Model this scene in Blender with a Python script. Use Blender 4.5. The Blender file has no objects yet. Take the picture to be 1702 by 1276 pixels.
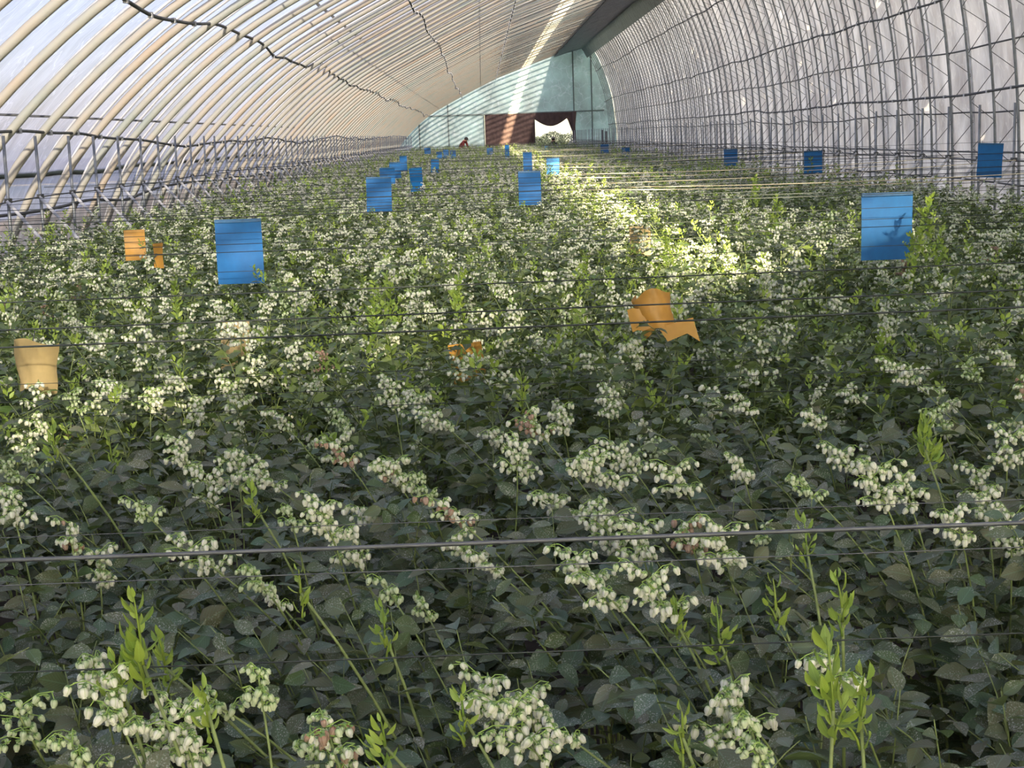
import bpy, math, random
import numpy as np
from mathutils import Vector, Matrix
SC = bpy.context.scene
COL = SC.collection
rng = np.random.default_rng(7)
R = random.Random(11)
W, H, F = 1702, 1276, 2500.0
EYE = 1.85

# ------------------------------------------------------------ camera
fwd_yaw, pitch, roll = math.atan(36.6/2534), math.atan(413.5/2500), math.radians(2.0)
f = Vector((math.sin(fwd_yaw)*math.cos(pitch), math.cos(fwd_yaw)*math.cos(pitch), -math.sin(pitch)))
rgt = f.cross(Vector((0, 0, 1))).normalized()
upv = rgt.cross(f)
r2 = rgt*math.cos(roll) - upv*math.sin(roll)
u2 = rgt*math.sin(roll) + upv*math.cos(roll)
cam = bpy.data.cameras.new('camera'); camo = bpy.data.objects.new('camera', cam); COL.objects.link(camo)
cam.sensor_width = 36; cam.lens = F/W*36; cam.clip_end = 600; cam.clip_start = .05
m = Matrix((r2, u2, -f)).transposed().to_4x4(); m.translation = (0, 0, EYE)
camo.matrix_world = m
SC.camera = camo
def ray(px, py):
    return (f + r2*((px-W/2)/F) - u2*((py-H/2)/F))
def at(px, py, Y):
    d = ray(px, py); t = Y/d.y
    return Vector((d.x*t, Y, EYE+d.z*t))
def at_z(px, py, z):
    d = ray(px, py); t = (z-EYE)/d.z
    return Vector((d.x*t, d.y*t, z))
def proj(x, y, z):
    v = Vector((x, y, z-EYE)); d = v.dot(f)
    return (W/2+F*v.dot(r2)/d, H/2-F*v.dot(u2)/d)

# ------------------------------------------------------------ light
SC.view_settings.view_transform = 'Standard'; SC.view_settings.look = 'None'
SC.view_settings.gamma = 1; SC.view_settings.use_curve_mapping = False
SC.view_settings.exposure = 1.48
sund = Vector((-.32, 3.1, -1)).normalized()
wd = bpy.data.worlds.new('sky'); SC.world = wd; wd.use_nodes = True
nt = wd.node_tree; bg = nt.nodes['Background']
sky = nt.nodes.new('ShaderNodeTexSky'); sky.sky_type = 'NISHITA'; sky.sun_disc = False
sky.sun_elevation = math.radians(24); sky.sun_rotation = math.radians(174); sky.air_density = 1.2; sky.dust_density = .9; sky.ozone_density = 2.0
nt.links.new(sky.outputs[0], bg.inputs[0]); bg.inputs[1].default_value = 0.17
sl = bpy.data.lights.new('sun', 'SUN'); sl.energy = 13.5; sl.angle = math.radians(.8); sl.color = (1, .83, .56)
so = bpy.data.objects.new('sun', sl); COL.objects.link(so); so.rotation_euler = sund.to_track_quat('-Z', 'Y').to_euler(); so.location = (2, -30, 12)
SC.cycles.max_bounces = 8; SC.cycles.transparent_max_bounces = 24; SC.cycles.transmission_bounces = 6
SC.cycles.diffuse_bounces = 5; SC.cycles.sample_clamp_indirect = 6

# ------------------------------------------------------------ materials
def new_mat(name):
    mt = bpy.data.materials.new(name); mt.use_nodes = True
    return mt, mt.node_tree.nodes, mt.node_tree.links, mt.node_tree.nodes['Principled BSDF']
def noise_ramp(N, L, scale, stops, vec=None, detail=4, rough=.6, coord='Object'):
    nz = N.new('ShaderNodeTexNoise'); nz.inputs['Scale'].default_value = scale; nz.inputs['Detail'].default_value = detail
    nz.inputs['Roughness'].default_value = rough
    if vec is None:
        tc = N.new('ShaderNodeTexCoord'); vec = tc.outputs[coord]
    L.new(vec, nz.inputs['Vector'])
    rp = N.new('ShaderNodeValToRGB'); el = rp.color_ramp.elements
    el[0].position, el[0].color = stops[0][0], (*stops[0][1], 1); el[1].position, el[1].color = stops[-1][0], (*stops[-1][1], 1)
    for p, c in stops[1:-1]:
        e = el.new(p); e.color = (*c, 1)
    L.new(nz.outputs[0], rp.inputs[0])
    return rp.outputs[0], nz
def mixc(N, L, fac, a, b, mode='MIX'):
    mx = N.new('ShaderNodeMix'); mx.data_type = 'RGBA'; mx.blend_type = mode
    for s, v in ((0, fac), (6, a), (7, b)):
        if isinstance(v, (int, float)): mx.inputs[s].default_value = v
        elif isinstance(v, tuple): mx.inputs[s].default_value = (*v, 1)
        else: L.new(v, mx.inputs[s])
    return mx.outputs[2]
def simple(name, col, rough=.6, metal=0, scale=30, var=.25):
    mt, N, L, P = new_mat(name)
    lo = tuple(c*(1-var) for c in col); hi = tuple(min(1, c*(1+var)) for c in col)
    c, nz = noise_ramp(N, L, scale, [(.3, lo), (.7, hi)])
    L.new(c, P.inputs['Base Color']); P.inputs['Roughness'].default_value = rough; P.inputs['Metallic'].default_value = metal
    return mt
def with_translucent(N, L, P, colsock, fac, name='Material Output'):
    tr = N.new('ShaderNodeBsdfTranslucent'); mx = N.new('ShaderNodeMixShader'); mx.inputs[0].default_value = fac
    if isinstance(colsock, tuple): tr.inputs[0].default_value = (*colsock, 1)
    else: L.new(colsock, tr.inputs[0])
    L.new(P.outputs[0], mx.inputs[1]); L.new(tr.outputs[0], mx.inputs[2])
    L.new(mx.outputs[0], N['Material Output'].inputs[0])
    return mx
def leaf_mat(name, cols, speck, tr):
    mt, N, L, P = new_mat(name)
    gi = N.new('ShaderNodeNewGeometry'); oi = N.new('ShaderNodeObjectInfo')
    ad = N.new('ShaderNodeMath'); ad.operation = 'ADD'; L.new(gi.outputs['Random Per Island'], ad.inputs[0]); L.new(oi.outputs['Random'], ad.inputs[1])
    fr = N.new('ShaderNodeMath'); fr.operation = 'FRACT'; L.new(ad.outputs[0], fr.inputs[0])
    rp = N.new('ShaderNodeValToRGB'); el = rp.color_ramp.elements
    el[0].color = (*cols[0], 1); el[1].color = (*cols[-1], 1)
    for i, c in enumerate(cols[1:-1]):
        e = el.new((i+1)/(len(cols)-1)); e.color = (*c, 1)
    L.new(fr.outputs[0], rp.inputs[0]); col = rp.outputs[0]
    uv = N.new('ShaderNodeUVMap')
    sx = N.new('ShaderNodeSeparateXYZ'); L.new(uv.outputs[0], sx.inputs[0])
    # midrib and side veins
    a = N.new('ShaderNodeMath'); a.operation = 'SUBTRACT'; L.new(sx.outputs[0], a.inputs[0]); a.inputs[1].default_value = .5
    b = N.new('ShaderNodeMath'); b.operation = 'ABSOLUTE'; L.new(a.outputs[0], b.inputs[0])
    c = N.new('ShaderNodeMath'); c.operation = 'LESS_THAN'; L.new(b.outputs[0], c.inputs[0]); c.inputs[1].default_value = .03
    d = N.new('ShaderNodeMath'); d.operation = 'MULTIPLY_ADD'; L.new(b.outputs[0], d.inputs[0]); d.inputs[1].default_value = -.9; L.new(sx.outputs[1], d.inputs[2])
    e = N.new('ShaderNodeMath'); e.operation = 'MULTIPLY'; L.new(d.outputs[0], e.inputs[0]); e.inputs[1].default_value = 8.0
    g = N.new('ShaderNodeMath'); g.operation = 'FRACT'; L.new(e.outputs[0], g.inputs[0])
    h = N.new('ShaderNodeMath'); h.operation = 'LESS_THAN'; L.new(g.outputs[0], h.inputs[0]); h.inputs[1].default_value = .12
    k = N.new('ShaderNodeMath'); k.operation = 'MAXIMUM'; L.new(c.outputs[0], k.inputs[0]); L.new(h.outputs[0], k.inputs[1])
    k2 = N.new('ShaderNodeMath'); k2.operation = 'MULTIPLY'; L.new(k.outputs[0], k2.inputs[0]); k2.inputs[1].default_value = .35
    col = mixc(N, L, k2.outputs[0], col, tuple(min(1, x*1.9+.02) for x in cols[len(cols)//2]))
    if speck:
        tc = N.new('ShaderNodeTexCoord'); ge = N.new('ShaderNodeNewGeometry')
        s, nz = noise_ramp(N, L, 380, [(.55, (0, 0, 0)), (.64, (1, 1, 1))], vec=ge.outputs['Position'], detail=2)
        s2, nz2 = noise_ramp(N, L, 22, [(.44, (0, 0, 0)), (.60, (1, 1, 1))], vec=ge.outputs['Position'], detail=2)
        sm = mixc(N, L, 1.0, s, s2, 'MULTIPLY')
        sp = N.new('ShaderNodeMath'); sp.operation = 'MULTIPLY'; L.new(sm, sp.inputs[0]); sp.inputs[1].default_value = speck
        col = mixc(N, L, sp.outputs[0], col, (.50, .53, .46))
    L.new(col, P.inputs['Base Color']); P.inputs['Roughness'].default_value = .48; P.inputs['Specular IOR Level'].default_value = .5
    bs = mixc(N, L, .5, col, (.30, .42, .05))
    with_translucent(N, L, P, bs, tr)
    return mt
M = {}
M['leaf'] = leaf_mat('leaf', [(.05, .085, .04), (.11, .125, .07), (.075, .13, .045), (.17, .18, .12), (.07, .14, .085), (.13, .13, .075), (.055, .09, .05), (.10, .16, .11)], .9, .22)
M['leafmid'] = leaf_mat('leaf_midfield', [(.045, .085, .030), (.09, .125, .055), (.075, .15, .035), (.11, .135, .08), (.055, .11, .045), (.18, .25, .04), (.05, .085, .04)], .4, .25)
M['young'] = leaf_mat('young_leaf', [(.30, .42, .07), (.38, .50, .08), (.24, .38, .08), (.44, .54, .11)], 0, .4)
M['stem'] = simple('green_stem', (.20, .26, .08), .55, scale=40, var=.35)
M['twig'] = simple('woody_twig', (.13, .12, .055), .7, scale=40)
M['pedicel'] = simple('pedicel', (.30, .46, .10), .5)
def flower_mat(name, white, rib, tip):
    mt, N, L, P = new_mat(name)
    uv = N.new('ShaderNodeUVMap'); sx = N.new('ShaderNodeSeparateXYZ'); L.new(uv.outputs[0], sx.inputs[0])
    a = N.new('ShaderNodeMath'); a.operation = 'MULTIPLY'; L.new(sx.outputs[0], a.inputs[0]); a.inputs[1].default_value = 5
    b = N.new('ShaderNodeMath'); b.operation = 'FRACT'; L.new(a.outputs[0], b.inputs[0])
    rp = N.new('ShaderNodeValToRGB'); el = rp.color_ramp.elements
    el[0].color = (*rib, 1); el[1].color = (*white, 1); el[1].position = .3
    L.new(b.outputs[0], rp.inputs[0])
    rv = N.new('ShaderNodeValToRGB'); el = rv.color_ramp.elements
    el[0].color = (*tip, 1); el[0].position = 0; el[1].color = (1, 1, 1, 1); el[1].position = .35
    L.new(sx.outputs[1], rv.inputs[0])
    col = mixc(N, L, 1.0, rp.outputs[0], rv.outputs[0], 'MULTIPLY')
    L.new(col, P.inputs['Base Color']); P.inputs['Roughness'].default_value = .5
    with_translucent(N, L, P, col, .3)
    return mt
M['flower'] = flower_mat('white_blossom', (.92, .92, .80), (.62, .70, .42), (.75, .88, .55))
M['bud'] = flower_mat('green_white_bud', (.72, .80, .54), (.48, .60, .30), (.7, .85, .5))
M['faded'] = flower_mat('pink_brown_blossom', (.52, .38, .28), (.34, .20, .14), (.9, .6, .5))
M['calyx'] = simple('calyx', (.16, .28, .08), .6)
M['wire'] = simple('dark_wire', (.035, .045, .042), .45, .3)
M['cable'] = simple('grey_cable', (.10, .11, .12), .4, .2)
M['steel'] = simple('galvanised_tube', (.26, .28, .28), .45, .5, scale=8, var=.3)
M['steelw'] = simple('pale_tube', (.62, .63, .62), .5, .1, scale=6, var=.2)
M['rail'] = simple('dull_rail', (.12, .125, .12), .6, .2, scale=12)
M['soil'] = simple('soil', (.035, .028, .022), .95, scale=9, var=.6)
M['outside'] = simple('outside_ground', (.22, .2, .14), .95, scale=2, var=.4)
M['darkroll'] = simple('dark_green_roll', (.05, .075, .06), .7)
M['straw'] = simple('pale_twine', (.75, .66, .42), .6)  # sun glint on the wires painted in as a pale colour
# thick arch tubes: cream with rust and green tinges
mt, N, L, P = new_mat('cream_arch_tube'); oi = N.new('ShaderNodeObjectInfo'); ge = N.new('ShaderNodeNewGeometry')
c, _ = noise_ramp(N, L, 1.1, [(.3, (.36, .40, .34)), (.5, (.47, .45, .37)), (.72, (.50, .40, .28))], vec=ge.outputs['Position'], detail=5)
L.new(c, P.inputs['Base Color']); P.inputs['Roughness'].default_value = .6
M['arch'] = mt
# translucent roof film, wrinkled
def film_mat(name, col, transp, transl, rough_bump=.4, scale=1.3):
    mt, N, L, P = new_mat(name)
    ge = N.new('ShaderNodeNewGeometry')
    mp = N.new('ShaderNodeMapping'); mp.inputs['Scale'].default_value = (1, 2.2, 1); L.new(ge.outputs['Position'], mp.inputs['Vector'])
    c, _ = noise_ramp(N, L, scale, [(.3, tuple(x*q for x, q in zip(col, (.72, .70, .70)))), (.5, tuple(x*.92 for x in col)), (.72, tuple(min(1, x*1.14) for x in col))], vec=mp.outputs[0], detail=7)
    L.new(c, P.inputs['Base Color']); P.inputs['Roughness'].default_value = .35
    vo = N.new('ShaderNodeTexVoronoi'); vo.feature = 'DISTANCE_TO_EDGE'; vo.inputs['Scale'].default_value = 1.6
    dn = N.new('ShaderNodeTexNoise'); dn.inputs['Scale'].default_value = 1.5; L.new(mp.outputs[0], dn.inputs['Vector'])
    va = N.new('ShaderNodeVectorMath'); va.operation = 'ADD'; L.new(mp.outputs[0], va.inputs[0]); L.new(dn.outputs['Color'], va.inputs[1]); L.new(va.outputs[0], vo.inputs['Vector'])
    lt = N.new('ShaderNodeMapRange'); lt.inputs[1].default_value = .0; lt.inputs[2].default_value = .035; lt.inputs[3].default_value = .55; lt.inputs[4].default_value = 0; L.new(vo.outputs['Distance'], lt.inputs[0])
    c = mixc(N, L, lt.outputs[0], c, tuple(min(1, x*1.45) for x in col)); L.new(c, P.inputs['Base Color'])
    bz = N.new('ShaderNodeTexNoise'); bz.inputs['Scale'].default_value = 3; bz.inputs['Detail'].default_value = 6; L.new(mp.outputs[0], bz.inputs['Vector'])
    bp = N.new('ShaderNodeBump'); bp.inputs['Strength'].default_value = rough_bump; bp.inputs['Distance'].default_value = .1; L.new(bz.outputs[0], bp.inputs['Height'])
    L.new(bp.outputs[0], P.inputs['Normal'])
    mx = with_translucent(N, L, P, c, transl)
    if transp:
        tp = N.new('ShaderNodeBsdfTransparent'); m2 = N.new('ShaderNodeMixShader'); m2.inputs[0].default_value = transp
        tp.inputs[0].default_value = (.72, .74, .84, 1)
        L.new(mx.outputs[0], m2.inputs[1]); L.new(tp.outputs[0], m2.inputs[2]); L.new(m2.outputs[0], N['Material Output'].inputs[0])
    return mt
M['film'] = film_mat('roof_film', (.55, .53, .64), .46, .60, 1.0)
M['skirt'] = film_mat('skirt_film', (.80, .66, .58), .2, .6)
M['backfilm'] = film_mat('bright_gable_film', (.86, .88, .88), 0, .8)  # translucent white chosen to throw soft fill light onto the foreground
M['cloth'] = film_mat('wall_cloth', (.84, .83, .85), 0, .5, 1.0, .8)
M['mint'] = film_mat('mint_gable_cloth', (.68, .79, .73), 0, .5, .5, .9)
M['blanket'] = film_mat('dark_roof_blanket', (.040, .045, .052), 0, .02, .8, 2)
M['brown'] = simple('brown_curtain', (.085, .052, .045), .85, scale=3, var=.3)
M['post'] = simple('gable_post', (.16, .20, .18), .6)
M['blue'] = simple('blue_sticky_sheet', (.002, .135, .38), .6, scale=14, var=.12)
M['blueedge'] = simple('blue_sheet_edge', (.02, .12, .26), .4)
def yellow(name, col):
    mt, N, L, P = new_mat(name)
    c, _ = noise_ramp(N, L, 9, [(.35, tuple(x*.8 for x in col)), (.65, col)])
    L.new(c, P.inputs['Base Color']); P.inputs['Roughness'].default_value = .4
    with_translucent(N, L, P, c, .3); return mt
M['orange'] = yellow('amber_sticky_sheet', (.72, .40, .08)); M['paleyellow'] = yellow('faded_yellow_sheet', (.74, .58, .27))
for nm, c in (('redcoat', (.16, .025, .02)), ('darkcoat', (.03, .035, .04)), ('trouser', (.03, .03, .045)), ('skin', (.42, .24, .16)), ('hair', (.015, .012, .01)), ('straw_hat', (.30, .28, .22))):
    M[nm] = simple(nm, c, .8)
M['treeleaf'] = simple('distant_leaves', (.012, .02, .014), .8, scale=2, var=.5)

# ------------------------------------------------------------ mesh helpers
class MB:
    def __init__(s): s.v = []; s.f = []; s.m = []; s.uv = []; s.n = 0
    def add(s, v, f, mi=0, uv=None):
        v = np.asarray(v, float).reshape(-1, 3); s.v.append(v)
        for q in f:
            s.f.append([i+s.n for i in q]); s.m.append(mi)
            s.uv += [uv[i] for i in q] if uv is not None else [(0, 0)]*len(q)
        s.n += len(v)
    def inst(s, tv, tf, tuv, P, A, Nn, S, mi=0, W_=None):
        """many copies of a template: side/axis/normal frames"""
        tv = np.asarray(tv); n = len(P)
        if not n: return
        Sd = np.cross(A, Nn); Sd /= np.linalg.norm(Sd, axis=1, keepdims=True)+1e-9
        Wd = S if W_ is None else W_
        V = P[:, None] + (tv[None, :, 0, None]*Sd[:, None]*Wd[:, None, None] + tv[None, :, 1, None]*A[:, None]*S[:, None, None] + tv[None, :, 2, None]*Nn[:, None]*S[:, None, None])
        k = len(tv); s.v.append(V.reshape(-1, 3))
        lst = [[uvx for i in q for uvx in (tuv[i],)] for q in tf]
        flat = [u for q in lst for u in q]
        for j in range(n):
            o = s.n+j*k
            s.f += [[i+o for i in q] for q in tf]
        ms = mi if isinstance(mi, (list, tuple)) else [mi]*len(tf)
        s.m += list(ms)*n; s.uv += flat*n; s.n += n*k
    def tube(s, pts, rad, sides=6, mi=0, cap=True):
        pts = np.asarray(pts, float); n = len(pts)
        rad = np.full(n, rad) if np.isscalar(rad) else np.asarray(rad)
        T = np.gradient(pts, axis=0); T /= np.linalg.norm(T, axis=1, keepdims=True)+1e-12
        ref = np.array([0, 0, 1.]) if abs(T[:, 2]).mean() < .8 else np.array([1., 0, 0])
        A = np.cross(T, ref); A /= np.linalg.norm(A, axis=1, keepdims=True)+1e-12
        B = np.cross(A, T)
        an = np.arange(sides)*2*math.pi/sides
        V = pts[:, None] + rad[:, None, None]*(np.cos(an)[None, :, None]*A[:, None]+np.sin(an)[None, :, None]*B[:, None])
        fs = []
        for i in range(n-1):
            for j in range(sides):
                k = (j+1) % sides
                fs.append([i*sides+j, i*sides+k, (i+1)*sides+k, (i+1)*sides+j])
        if cap: fs += [list(range(sides))[::-1], [(n-1)*sides+j for j in range(sides)]]
        s.add(V.reshape(-1, 3), fs, mi)
        return s
    def box(s, c, h, mi=0, rot=None):
        v = np.array([[x, y, z] for x in (-1, 1) for y in (-1, 1) for z in (-1, 1)], float)*np.array(h)
        if rot is not None: v = v@np.array(rot).T
        s.add(v+np.array(c), [[0, 1, 3, 2], [4, 6, 7, 5], [0, 4, 5, 1], [2, 3, 7, 6], [0, 2, 6, 4], [1, 5, 7, 3]], mi)
        return s
    def mesh(s, name, mats, smooth=True):
        me = bpy.data.meshes.new(name)
        V = np.concatenate(s.v) if s.v else np.zeros((0, 3))
        nf = len(s.f); ln = np.fromiter((len(q) for q in s.f), int, nf)
        me.vertices.add(len(V)); me.vertices.foreach_set('co', V.ravel())
        me.loops.add(int(ln.sum())); me.loops.foreach_set('vertex_index', np.fromiter((i for q in s.f for i in q), int, int(ln.sum())))
        me.polygons.add(nf); me.polygons.foreach_set('loop_start', np.concatenate([[0], np.cumsum(ln)[:-1]]))
        me.polygons.foreach_set('material_index', np.array(s.m, int)); me.polygons.foreach_set('use_smooth', np.full(nf, smooth))
        ul = me.uv_layers.new(name='UVMap'); ul.data.foreach_set('uv', np.array(s.uv, float).ravel())
        for k in mats: me.materials.append(M[k])
        me.update(calc_edges=True); me.validate(); return me
def link(name, me, parent=None, loc=None):
    o = bpy.data.objects.new(name, me); COL.objects.link(o)
    if parent is not None: o.parent = parent
    if loc is not None: o.location = loc
    return o
def tag(o, label=None, cat=None, group=None, kind=None):
    for k, v in (('label', label), ('category', cat), ('group', group), ('kind', kind)):
        if v: o[k] = v
    return o
def thing(name, label, cat, loc=(0, 0, 0), group=None):
    return tag(link(name, None, None, loc), label, cat, group)
def copy_tree(o, parent=None):
    c = o.copy(); COL.objects.link(c); c.parent = parent
    for ch in list(o.children): copy_tree(ch, c)
    return c
def unit(v): v = np.asarray(v, float); return v/(np.linalg.norm(v, axis=-1, keepdims=True)+1e-12)

# ------------------------------------------------------------ greenhouse shell
YF, YN, SP = 89.0, -8.0, 1.02
def catmull(P, n):
    P = [2*np.array(P[0])-np.array(P[1])]+[np.array(p, float) for p in P]+[2*np.array(P[-1])-np.array(P[-2])]
    out = []
    for i in range(1, len(P)-2):
        for t in np.linspace(0, 1, n, endpoint=False):
            a, b, c, d = P[i-1:i+3]
            out.append(.5*((2*b)+(-a+c)*t+(2*a-5*b+4*c-d)*t*t+(-a+3*b-3*c+d)*t**3))
    out.append(P[-2]); return np.array(out)
ROOF = [(-5.25, 0), (-4.95, 1.0), (-4.35, 1.95), (-3.0, 3.12), (-1.25, 4.07), (.8, 5.04), (2.1, 5.52), (4.2, 6.25), (6.0, 6.75)]
WALL = [(6.0, 6.75), (6.62, 5.7), (7.2, 4.0), (7.45, 2.1), (7.5, 0)]
roof2 = catmull(ROOF, 6); wall2 = catmull(WALL, 8)
def offset(p2, d):
    t = np.gradient(p2, axis=0); t /= np.linalg.norm(t, axis=1, keepdims=True)
    return p2 + np.stack([-t[:, 1], t[:, 0]], 1)*d
def to3(p2, y=0): return np.stack([p2[:, 0], np.full(len(p2), y), p2[:, 1]], 1)
def sheet(p2, y0, y1, ny, wob=0., seed=1, thick=.012, outd=1):
    """a sheet with thickness following profile p2 along Y"""
    r = np.random.default_rng(seed); n = len(p2); ys = np.linspace(y0, y1, ny)
    V = []; nrm = offset(p2, 1)-p2
    for lay in (0, 1):
        for j, y in enumerate(ys):
            w = r2w[:n, j % r2w.shape[1]]*wob if wob else 0
            q = p2+nrm*((w if not np.isscalar(w) else np.zeros(n))+lay*thick)[:, None]
            V.append(to3(q, y))
    V = np.concatenate(V); fs = []
    for lay in (0, 1):
        o = lay*ny*n
        for j in range(ny-1):
            for i in range(n-1):
                q = [o+j*n+i, o+j*n+i+1, o+(j+1)*n+i+1, o+(j+1)*n+i]
                fs.append(q if lay else q[::-1])
    b = MB(); b.add(V, fs, 0); return b
r2w = np.random.default_rng(5).normal(0, 1, (80, 400))
def structure(name, b, mats, smooth=True):
    o = link(name, b.mesh(name, mats, smooth)); o['kind'] = 'structure'; return o
outer = offset(roof2, .30)
iv0 = int(np.argmin(abs(outer[:, 0]-2.35))); iv1 = int(np.argmin(abs(outer[:, 0]-3.15)))
iv2 = int(np.argmin(abs(outer[:, 0]-4.35)))
def cut(p2, xa, xb):
    xs = p2[:, 0]; t = [(x, z) for x, z in p2 if xa < x < xb]
    zi = lambda x: float(np.interp(x, xs, p2[:, 1]))
    return np.array(([(xa, zi(xa))] if xa > xs[0] else [])+t+([(xb, zi(xb))] if xb < xs[-1] else []))
def cutb(p2, xa, xb):
    return cut(p2[4:], xa, xb)
structure('floor', MB().box((1.1, 40.5, -.05), (6.6, 48.8, .05)), ['soil'], False)
structure('trim_1', sheet(outer[:7], YN, YF, 60, .012, 2), ['skirt'])           # skirt of the long slope
def resample(p2, n):
    d = np.concatenate([[0], np.cumsum(np.linalg.norm(np.diff(p2, axis=0), axis=1))]); t = np.linspace(0, d[-1], n)
    return np.stack([np.interp(t, d, p2[:, 0]), np.interp(t, d, p2[:, 1])], 1)
VENT = (2.58, 3.12)
lowfilm = resample(np.concatenate([outer[7:][outer[7:][:, 0] < VENT[0]-.1], cutb(outer, VENT[0]-.05, VENT[0])[-1:]]), 40)
lowfilm[0] = outer[6]
structure('roof_film', sheet(lowfilm, YN, YF, 195, .007, 3), ['film'])
structure('ceiling', sheet(resample(cutb(outer, VENT[1], 4.55), 10), YN, YF, 195, .007, 4), ['film'])
structure('roof_blanket', sheet(resample(np.concatenate([cutb(offset(roof2, .34), 4.4, 6.2), [(6.45, 6.62)]]), 14), YN, YF, 195, .012, 4, thick=.05), ['blanket'])
structure('ridge_cover', sheet(resample(np.concatenate([cutb(offset(roof2, -.10), 4.35, 6.0), [(6.05, 6.52), (6.28, 6.1)]]), 12), YN, YF, 195, .012, 4, thick=.02), ['blanket'])
wout = offset(wall2, .45)
structure('wall_side', sheet(resample(np.concatenate([[(6.35, 6.95)], wout[1:]]), 30), YN, YF, 195, .018, 6, thick=.04), ['cloth'])

# far gable: cloth bays, posts, brown panels and the doorway
fullp = np.concatenate([outer, wout[1:]])
def ztop(x):
    if x < 6.2: return float(np.interp(x, outer[:, 0], outer[:, 1]))
    w = wout[::-1]; c = [(abs(px-x), pz) for px, pz in wout]
    # wall side: x grows as z falls
    return float(np.interp(x, wout[:, 0], wout[:, 1]))
DX0, DX1, DX2, DX3, LZ = .18, 3.12, 5.35, 5.6, 3.08
def gable_bay(xa, xb, z0, ymid, thick=.03, n=8):
    b = MB(); xs = np.linspace(xa, xb, n); V = []; fs = []
    for lay in (0, 1):
        for x in xs:
            for t in np.linspace(0, 1, 6):
                z = z0+(max(ztop(x)-.02, z0+.02)-z0)*t
                V.append((x, ymid+lay*thick+.015*math.sin(x*9+t*2), z))
    for lay in (0, 1):
        for i in range(n-1):
            for j in range(5):
                q = [lay*n*6+i*6+j, lay*n*6+(i+1)*6+j, lay*n*6+(i+1)*6+j+1, lay*n*6+i*6+j+1]
                fs.append(q if lay == 0 else q[::-1])
    b.add(V, fs); return b
gw = tag(link('wall_end', None), kind='structure')
def wpart(name, b, mats, y, smooth=True):
    o = link(name, b.mesh(name, mats, smooth), gw); return o
def bays(y):
    xs = [-5.4, -3.6, -1.9, DX0]
    for a, c in zip(xs[:-1], xs[1:]): wpart('cloth_panel', gable_bay(a, c, 0, y), ['mint'], y)
    for a, c in ((DX0, 1.8), (1.8, 3.3), (3.3, 5.45)): wpart('cloth_panel', gable_bay(a, c, LZ, y), ['mint'], y)
    for a, c in ((5.45, 6.5), (6.5, 7.9)): wpart('cloth_panel', gable_bay(a, c, 0, y), ['mint'], y)
bays(YF)
for x in (-3.6, -1.9, DX0, DX1, 5.45, 6.5): wpart('post', MB().box((x, YF-.06, (ztop(x) if x not in (DX0, DX1) else LZ)/2), (.035, .03, (ztop(x) if x not in (DX0, DX1) else LZ)/2)), ['post'], 0, False)
wpart('rail', MB().box((1.6, YF-.07, LZ), (5.6, .03, .04)), ['post'], 0, False)
# brown sliding panels left of the opening, valance and tied curtain
for a, c in ((DX0+.05, 1.70), (1.66, DX1)):
    b = MB(); n = 30; V = []; fs = []
    for i in range(n):
        x = a+(c-a)*i/(n-1)
        for z in (0, 1.5, LZ-.02): V.append((x, YF-.14+.03*math.sin(i*1.7), z))
    for i in range(n-1):
        for j in (0, 1): fs.append([i*3+j, (i+1)*3+j, (i+1)*3+j+1, i*3+j+1])
    b.add(V, fs); wpart('brown_panel', b, ['brown'], 0)
b = MB(); V = []; fs = []; n = 40
for i in range(n):
    t = i/(n-1); x = DX1+(5.5-DX1)*t
    drop = .38+.42*math.sin(math.pi*min(1, t/.80))**1.0 if t < .80 else .38+(t-.80)/.2*1.3
    for z in (LZ-.02, LZ-drop): V.append((x, YF-.14+.03*math.sin(i*1.3), z))
for i in range(n-1): fs.append([i*2, i*2+2, i*2+3, i*2+1])
b.add(V, fs); wpart('valance', b, ['brown'], 0)
wpart('jamb_curtain', MB().tube([(5.47, YF-.15, LZ), (5.40, YF-.15, 2.2), (5.45, YF-.15, 1.2), (5.5, YF-.15, 0)], [.12, .09, .12, .17], 8), ['brown'], 0)
# unseen near gable behind the viewer; its white film glows as added foreground fill
gn = tag(link('wall_back', None), kind='structure')
xs = np.linspace(-5.4, 7.9, 9)
for a, c in zip(xs[:-1], xs[1:]):
    link('cloth_panel', gable_bay(a, c, 0, YN).mesh('cloth_panel', ['backfilm']), gn)
structure('outside_ground', MB().box((0, 230, -.12), (160, 138, .04)), ['outside'], False)

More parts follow.
